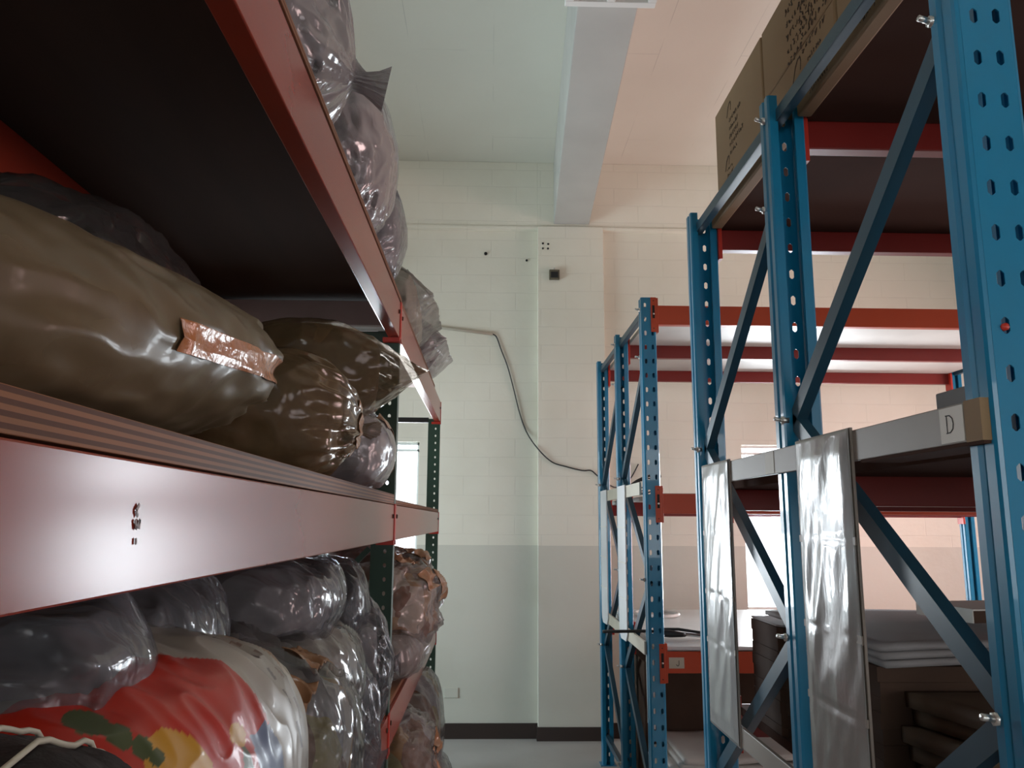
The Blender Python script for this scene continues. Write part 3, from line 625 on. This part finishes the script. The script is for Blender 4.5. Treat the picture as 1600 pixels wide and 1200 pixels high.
def ssg(v, e): return math.copysign(abs(v)**e, v)
def bag_surface(half, seed, tie, amp, boxy=.72, pleat=.10, neck=.80, tail=.16):
    hx, hy, hz = half; sv = Vector((seed*7.13, seed*3.7, seed*1.9))
    def fn(u, v, off=0.0):
        # u in -1..1 along the bag, v in 0..1 around
        ang = 2*PI*v; c, s = math.cos(ang), math.sin(ang)
        body = max(0.0, 1-abs(u)**3.2)**.5
        x = u*hx; ry = rz = body; wz = 0
        if tie == 'knot' and u > .25:
            k = (u-.25)/.75
            if k < neck:
                q = k/neck; base = (1-.25**3.2)**.5; g = base*(1-q**2.0)**.75+.07*q; x = (.25+.75*k)*hx
            else:
                q = (k-neck)/(1-neck); g = .07+.09*q*q; x = (.25+.75*neck)*hx+tail*q*.9
            ry = g; rz = g*(1.0 if k < neck else .8); wz = min(1, k*1.3)
        if tie == 'flap' and u > .2:
            k = (u-.2)/.8; base = (1-.2**3.2)**.5
            rz = base*(1-k**1.7)*.98+.015; ry = base*(1-.18*k*k); x = (.2+.8*k)*hx+tail*k*k*.5; wz = k*.5
        y = hy*ry*ssg(c, boxy); z = hz*rz*ssg(s, boxy)
        p = Vector((x, y, z)); q = Vector((x*3.2, y*8, z*8))+sv
        n = .55*noise.noise(Vector((x*2.2, y*3, z*3))+sv)*2.2
        n += .8*(1-2.4*abs(noise.noise(q)))*(.5+.5*body)
        n += .6*(1-2.4*abs(noise.noise(Vector((x*11, y*22, z*22))-sv)))
        d = amp*1.3*n
        pl = pleat*wz*(math.sin(13*ang+3*noise.noise(q))+.6*math.sin(29*ang+seed))*.5
        rad = Vector((0, y, z)); nr = rad.normalized() if rad.length > 1e-5 else Vector((0, 0, 1))
        if abs(u) > .985 and tie != 'knot': nr = Vector((1 if u > 0 else -1, 0, 0))*.5
        end = min(1, (1-abs(u))*6+.12) if not (tie and u > 0) else 1
        p = p+nr*(d*end*(.35 if (wz > .9) else 1)+off)+rad*pl
        if abs(u) < 1: p += Vector((1 if u > 0 else -1, 0, 0))*off*abs(u)**4
        lo = -hz*.86
        if p.z < lo: p.z = lo+(p.z-lo)*.2
        return p
    return fn
def bag(name, label, c, half, rz=0, tilt=0, seed=1, tie='knot', film=film_clear, cont=c_grey, amp=.014, tapes=(), group=None, res=(84, 120), boxy=.72, pleat=.10, roll=0, tail=.16, cat='bag', inner=True, base='contents', neck=.8):
    t = thing(name, label, cat, c, (roll, tilt, rz), group)
    fn = bag_surface(half, seed, tie, amp, boxy, pleat, neck, tail)
    m = MB(); nu, nv = res
    def us(a): return -math.cos(a*PI) if not tie else (-math.cos(min(1, a*1.0)*PI/1.0) if a < .5 else (a-.5)*2)
    m.grid(lambda a, b: fn(us(a), b), nu, nv, closed_v=True)
    m.build('plastic_film', film, t)
    if inner:
        m = MB(); umax = .62 if tie else .97
        def ui(a): return -.97+a*(umax+.97)
        m.grid(lambda a, b: fn(ui(a), b, -.022)*1.0, 48, 64, closed_v=True)
        n = 64; m.f.append(tuple(range(n))[::-1]); m.sm.append(True); m.f.append(tuple(range(48*n, 49*n))); m.sm.append(True)
        m.build(base, cont, t)
    for (u_0, u_1, v0, v1, mt) in tapes:
        m = MB(); m.grid(lambda a, b: fn(u_0+(u_1-u_0)*a, v0+(v1-v0)*b, .004), 16, 60)
        m.build('tape', M[mt], t, solid=.001)
    return t
TP = 'bags on the top deck of the left rack'; MP = 'bags on the middle deck of the left rack'; LP = 'bags on the lower decks of the left rack'
R = math.radians
# middle deck
bag('plastic_bag', 'huge tan film bag with shiny brown tape, nearest on the middle deck', (-.715, 1.03, 1.876), (.68, .36, .130), R(90), R(-5), 1.2, 'knot', film_mat('dull_tan_film', (.22, .165, .095), .30, .34, .35, 3.5, (.6, 2.6, 2.6), .35, .15), c_brown, .008,
    tapes=((-.2, .84, .49, .52, 'tape'), (.86, .99, 0, 1, 'paletape')), group=MP, boxy=.8, res=(110, 150), tail=.05, neck=.92)
bag('plastic_bag', 'dark smoky bag behind the huge tan film bag on the middle deck', (-.90, 1.55, 2.0), (.45, .27, .25), R(100), 0, 2.7, None, film_dark, c_dark, .02, group=MP)
bag('plastic_bag', 'brown bag with taped twisted knot and white shine on the middle deck', (-.70, 2.03, 1.90), (.40, .36, .165), R(28), 0, 3.1, 'knot', film_tan, c_brown, .012,
    tapes=((.80, .9, 0, 1, 'paletape'), (-.1, .25, .8, 1.2, 'paletape')), group=MP, tail=.06, pleat=.16, neck=.9)
bag('plastic_bag', 'brown film bag with folded pointed flap, topmost beside the green post', (-.62, 2.62, 2.10), (.29, .37, .165), R(18), R(-2), 4.4, 'flap', film_tan, c_brown, .012,
    tapes=((.55, .7, -.2, .2, 'paletape'),), group=MP, tail=.12, boxy=.6)
bag('plastic_bag', 'small grey-brown bag squeezed against the green post on the middle deck', (-.612, 2.76, 1.888), (.285, .27, .145), R(0), 0, 5.2, None, film_milky, c_grey, .012,
    tapes=((.8, .93, .9, 1.3, 'paletape'),), group=MP, boxy=.6)
# top deck
bag('plastic_bag', 'large grey bag with twisted tail at the near end of the top deck', (-.66, 1.66, 2.74), (.37, .38, .25), R(14), R(10), 6.1, 'knot', film_milky, c_grey, .022, group=TP, tail=.09, neck=.9)
bag('plastic_bag', 'grey bag furthest forward on the top deck, half cut by the picture top', (-.64, 1.10, 2.80), (.34, .28, .31), R(0), 0, 6.6, None, film_milky, c_grey, .022, group=TP)
bag('plastic_bag', 'grey crinkled bag in the middle of the top deck below the twisted tail', (-.62, 2.28, 2.73), (.33, .29, .25), R(-6), 0, 7.3, None, film_milky, c_grey, .024, group=TP)
bag('plastic_bag', 'smaller grey bag on the top deck just before the green post', (-.60, 2.78, 2.68), (.29, .22, .2), R(5), 0, 8.8, None, film_shine, c_grey, .022, group=TP)
bag('plastic_bag', 'cream paper filled bag on the top deck just past the post', (-.52, 3.78, 2.66), (.24, .42, .18), R(0), 0, 9.5, 'flap', film_clear, c_cream, .02, group=TP, tail=.03)
bag('plastic_bag', 'pale grey bag with pointed corner at the far end of the top deck', (-.50, 4.62, 2.645), (.23, .42, .17), R(0), 0, 10.5, 'flap', film_milky, c_white, .018, group=TP, tail=.04)
# lower decks, first bay
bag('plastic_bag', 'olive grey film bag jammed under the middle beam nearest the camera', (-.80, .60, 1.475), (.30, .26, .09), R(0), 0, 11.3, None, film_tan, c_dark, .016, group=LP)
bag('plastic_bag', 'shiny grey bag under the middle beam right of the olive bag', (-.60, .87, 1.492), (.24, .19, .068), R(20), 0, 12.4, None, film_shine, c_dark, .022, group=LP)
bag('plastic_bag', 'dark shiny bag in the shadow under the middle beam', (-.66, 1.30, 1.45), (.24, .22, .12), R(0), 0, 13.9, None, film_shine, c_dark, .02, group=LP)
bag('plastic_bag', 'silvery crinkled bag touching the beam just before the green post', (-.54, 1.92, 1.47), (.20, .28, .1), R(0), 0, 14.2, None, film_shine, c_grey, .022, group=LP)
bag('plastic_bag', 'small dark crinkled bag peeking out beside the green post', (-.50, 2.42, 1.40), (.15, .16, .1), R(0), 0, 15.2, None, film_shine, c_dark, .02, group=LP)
t = bag('plastic_bag', 'bag with black pen marks and brown tape above the mixed bag', (-.53, 1.95, 1.27), (.24, .30, .14), R(0), 0, 16.6, None, film_clear, c_white, .016,
    tapes=((.1, .7, -.02, .12, 'paletape'),), group=LP)
m = MB()
pth = [[(0, .9), (.9, .8), (.7, .1)], [(.45, 1.0), (.2, .3)], [(1.2, .9), (1.6, 1.0)], [(1.3, .55), (1.9, .65), (1.7, .15)], [(.2, -.2), (.9, 0)]]
strokes(m, pth, (.235, -.16, .01), (0, 1, 0), (-.3, 0, .95), (1, 0, .3), .055, .006); m.build('pen_marks', M['pen'], t)
bag('plastic_bag', 'clear bag streaked with bright highlights directly before the green post', (-.50, 2.55, 1.21), (.25, .26, .2), R(10), 0, 17.1, 'knot', film_shine, c_grey, .022, group=LP, tail=.02, pleat=.14)
bag('plastic_bag', 'tall glossy grey bag hanging over the lower beam by the post', (-.47, 2.12, 1.10), (.24, .24, .18), R(5), R(12), 18.7, 'knot', film_shine, c_grey, .022, group=LP, tail=.02, pleat=.14)
bag('plastic_bag', 'mixed olive and brown bag in clear film right of the printed sack', (-.50, 1.55, 1.20), (.27, .26, .21), R(0), R(8), 19.3, None, film_clear, c_mix, .026, tapes=((.35, .6, .14, .26, 'paletape'), (.5, .68, .3, .38, 'paletape')), group=LP)
bag('plastic_bag', 'pale blue bag at the bottom below the glossy grey bags', (-.42, 1.88, 1.02), (.2, .2, .12), R(0), R(15), 20.3, 'flap', film_blue, c_white, .014, group=LP, tail=.03)
# second bay
bag('plastic_bag', 'clear bag full of crumpled brown tape past the green post', (-.50, 3.95, 1.27), (.52, .24, .2), R(90), 0, 21.9, None, film_clear, c_tape, .026, tapes=[(a, b, c, d, 'paletape') for a, b, c, d in ((-.2,.25,.40,.50),(.3,.65,.42,.49),(-.6,-.3,.38,.46),(-.1,.2,.28,.38),(.35,.6,.25,.36),(-.5,-.2,.26,.34))], group=LP)
bag('plastic_bag', 'grey bag sagging between the tape bag and the lower beam', (-.50, 3.75, 1.09), (.24, .42, .1), R(0), 0, 22.9, None, film_clear, c_grey, .02, group=LP)
bag('plastic_bag', 'maroon topped bag standing in the back of the second bay', (-.66, 4.1, 1.45), (.16, .3, .09), R(0), 0, 23.9, None, film_clear, blotch_mat('maroon_contents', [(.16, .06, .06), (.24, .12, .11), (.1, .04, .05)], 5), .018, group=LP)
bag('plastic_bag', 'clear bag with olive brown contents on the floor deck beyond the post', (-.48, 4.55, .52), (.25, .5, .32), R(0), 0, 24.4, None, film_clear, c_mix, .026, group=LP)
bag('plastic_bag', 'clear bag with an orange patch below the slanting pink beam', (-.47, 3.75, .50), (.4, .25, .28), R(90), 0, 25.8, None, film_clear, c_mix, .024, tapes=((-.3, .1, .42, .5, 'tape'), (.3, .55, .4, .46, 'paletape')), group=LP)
bag('plastic_bag', 'grey bag lowest at the aisle edge below the slanting pink beam', (-.45, 4.6, .27), (.27, .45, .1), R(0), 0, 26.8, None, film_milky, c_grey, .02, group=LP)

# printed sack: white plastic with an orange-red panel, yellow fruit shape and dark leaves
t = thing('printed_sack', 'large white sack printed orange-red with yellow blob and dark leaves', 'sack', (-.50, .99, 1.215), (0, R(10), 0))
half = (.25, .54, .29); fn = bag_surface(half, 30.5, None, .008, .8)
m = MB(); NU, NV = 560, 760
m.grid(lambda a, b: fn(-math.cos(a*PI)*.999, b), NU, NV, closed_v=True)
pm = bpy.data.materials.new('printed_plastic'); pm.use_nodes = True; b = pm.node_tree.nodes['Principled BSDF']; b.inputs['Roughness'].default_value = .4; b.inputs['Coat Weight'].default_value = .08
at = pm.node_tree.nodes.new('ShaderNodeAttribute'); at.attribute_name = 'print'; pm.node_tree.links.new(at.outputs['Color'], b.inputs['Base Color'])
o = m.build('sack_body', pm, t)
ca = o.data.color_attributes.new('print', 'FLOAT_COLOR', 'POINT')
def ell(y, s, cy, cs, ry, rs, rot=0):
    dy, ds = y-cy, s-cs; c_, s_ = math.cos(rot), math.sin(rot); a = (dy*c_+ds*s_)/ry; bb = (-dy*s_+ds*c_)/rs; return a*a+bb*bb < 1
def print_col(y, z, x):
    s = z
    white = (.36, .32, .27); red = (.42, .022, .01); yel = (.5, .25, .02); grn = (.05, .07, .02); blu = (.16, .2, .3)
    # y and z are sack-local: y towards the far wall, z up
    e = x if z > .2 else .2+(.2-z)*.8      # run of the plastic over the shoulder of the sack
    if x < 0 and z < .15: return white
    col = white
    if e > .035+max(0, y+.06)*.62 and y < .075+(e-.17)*.15:
        col = red
        if ell(y, e, -.185, .215, .065, .075): col = yel
        if ell(y, e, -.228, .095, .024, .020) or ell(y, e, -.220, .122, .016, .014) or ell(y, e, -.208, .142, .014, .009) or ell(y, e, -.2, .155, .012, .006): col = grn
        if ell(y, e, -.05, .225, .016, .035, .3): col = grn
        if ell(y, e, -.045, .185, .026, .008): col = yel
        if y > -.045+(.26-e)*.5 and e > .19: col = blu
    elif y > .0 and z > .1:
        if .20 < y < .215 and (x*70) % 2 < 1.1 and x > -.02: col = (.10, .07, .06)
        if .24 < y < .25 and (x*55) % 2 < .9: col = (.2, .13, .1)
        if y > .30: col = (.30, .18, .10) if int(y*26+x*14) % 3 == 0 else (.42, .36, .27)
    return col
for i, v in enumerate(o.data.vertices): ca.data[i].color = (*print_col(v.co.y, v.co.z, v.co.x), 1)
# black quilted bag with white piping, very near at bottom left
t = thing('black_bedding_bag', 'black fabric bag with two pale piping lines at the bottom left corner', 'bag', (-.292, .455, 1.330), (0, R(8), 0))
fn = bag_surface((.10, .21, .185), 33.3, None, .01, .85); m = MB(); m.grid(lambda a, b: fn(-math.cos(a*PI)*.999, b), 60, 120, closed_v=True); bo = m.build('bag_body', mat('black_fabric', (.012, .011, .012), .7, bump=.3, bump_scale=60), t)
def on_bag(u, v, off): return fn(u, v, off)
for v0, dv in ((.985, .0), (.955, .0)):
    pts = [fn(math.cos(a), v0+.02*math.sin(a*3)*0, .004) for a in [PI*k/50 for k in range(4, 30)]]
piping = mat('pale_piping', (.5, .48, .38), .6)
for uu, nm in ((-.30, 0), (.06, 1)):
    pts = [fn(uu+.03*math.sin(v*9), v, .003) for v in [-.05+.5*k/60 for k in range(61)]]
    MB().tube(pts, .002, 6).build('piping', piping, t)
t = thing('patterned_pillow', 'pale fabric pillow with red pattern below the black piped bag', 'pillow', (-.215, .39, 1.41), (0, 0, 0))
fn = bag_surface((.045, .085, .09), 35.3, None, .008, .85); m = MB(); m.grid(lambda a, b: fn(-math.cos(a*PI)*.999, b), 60, 90, closed_v=True); m.build('pillow_body', blotch_mat('red_pattern_fabric', [(.5, .42, .38), (.28, .07, .06), (.45, .4, .36), (.5, .45, .42)], 22), t)
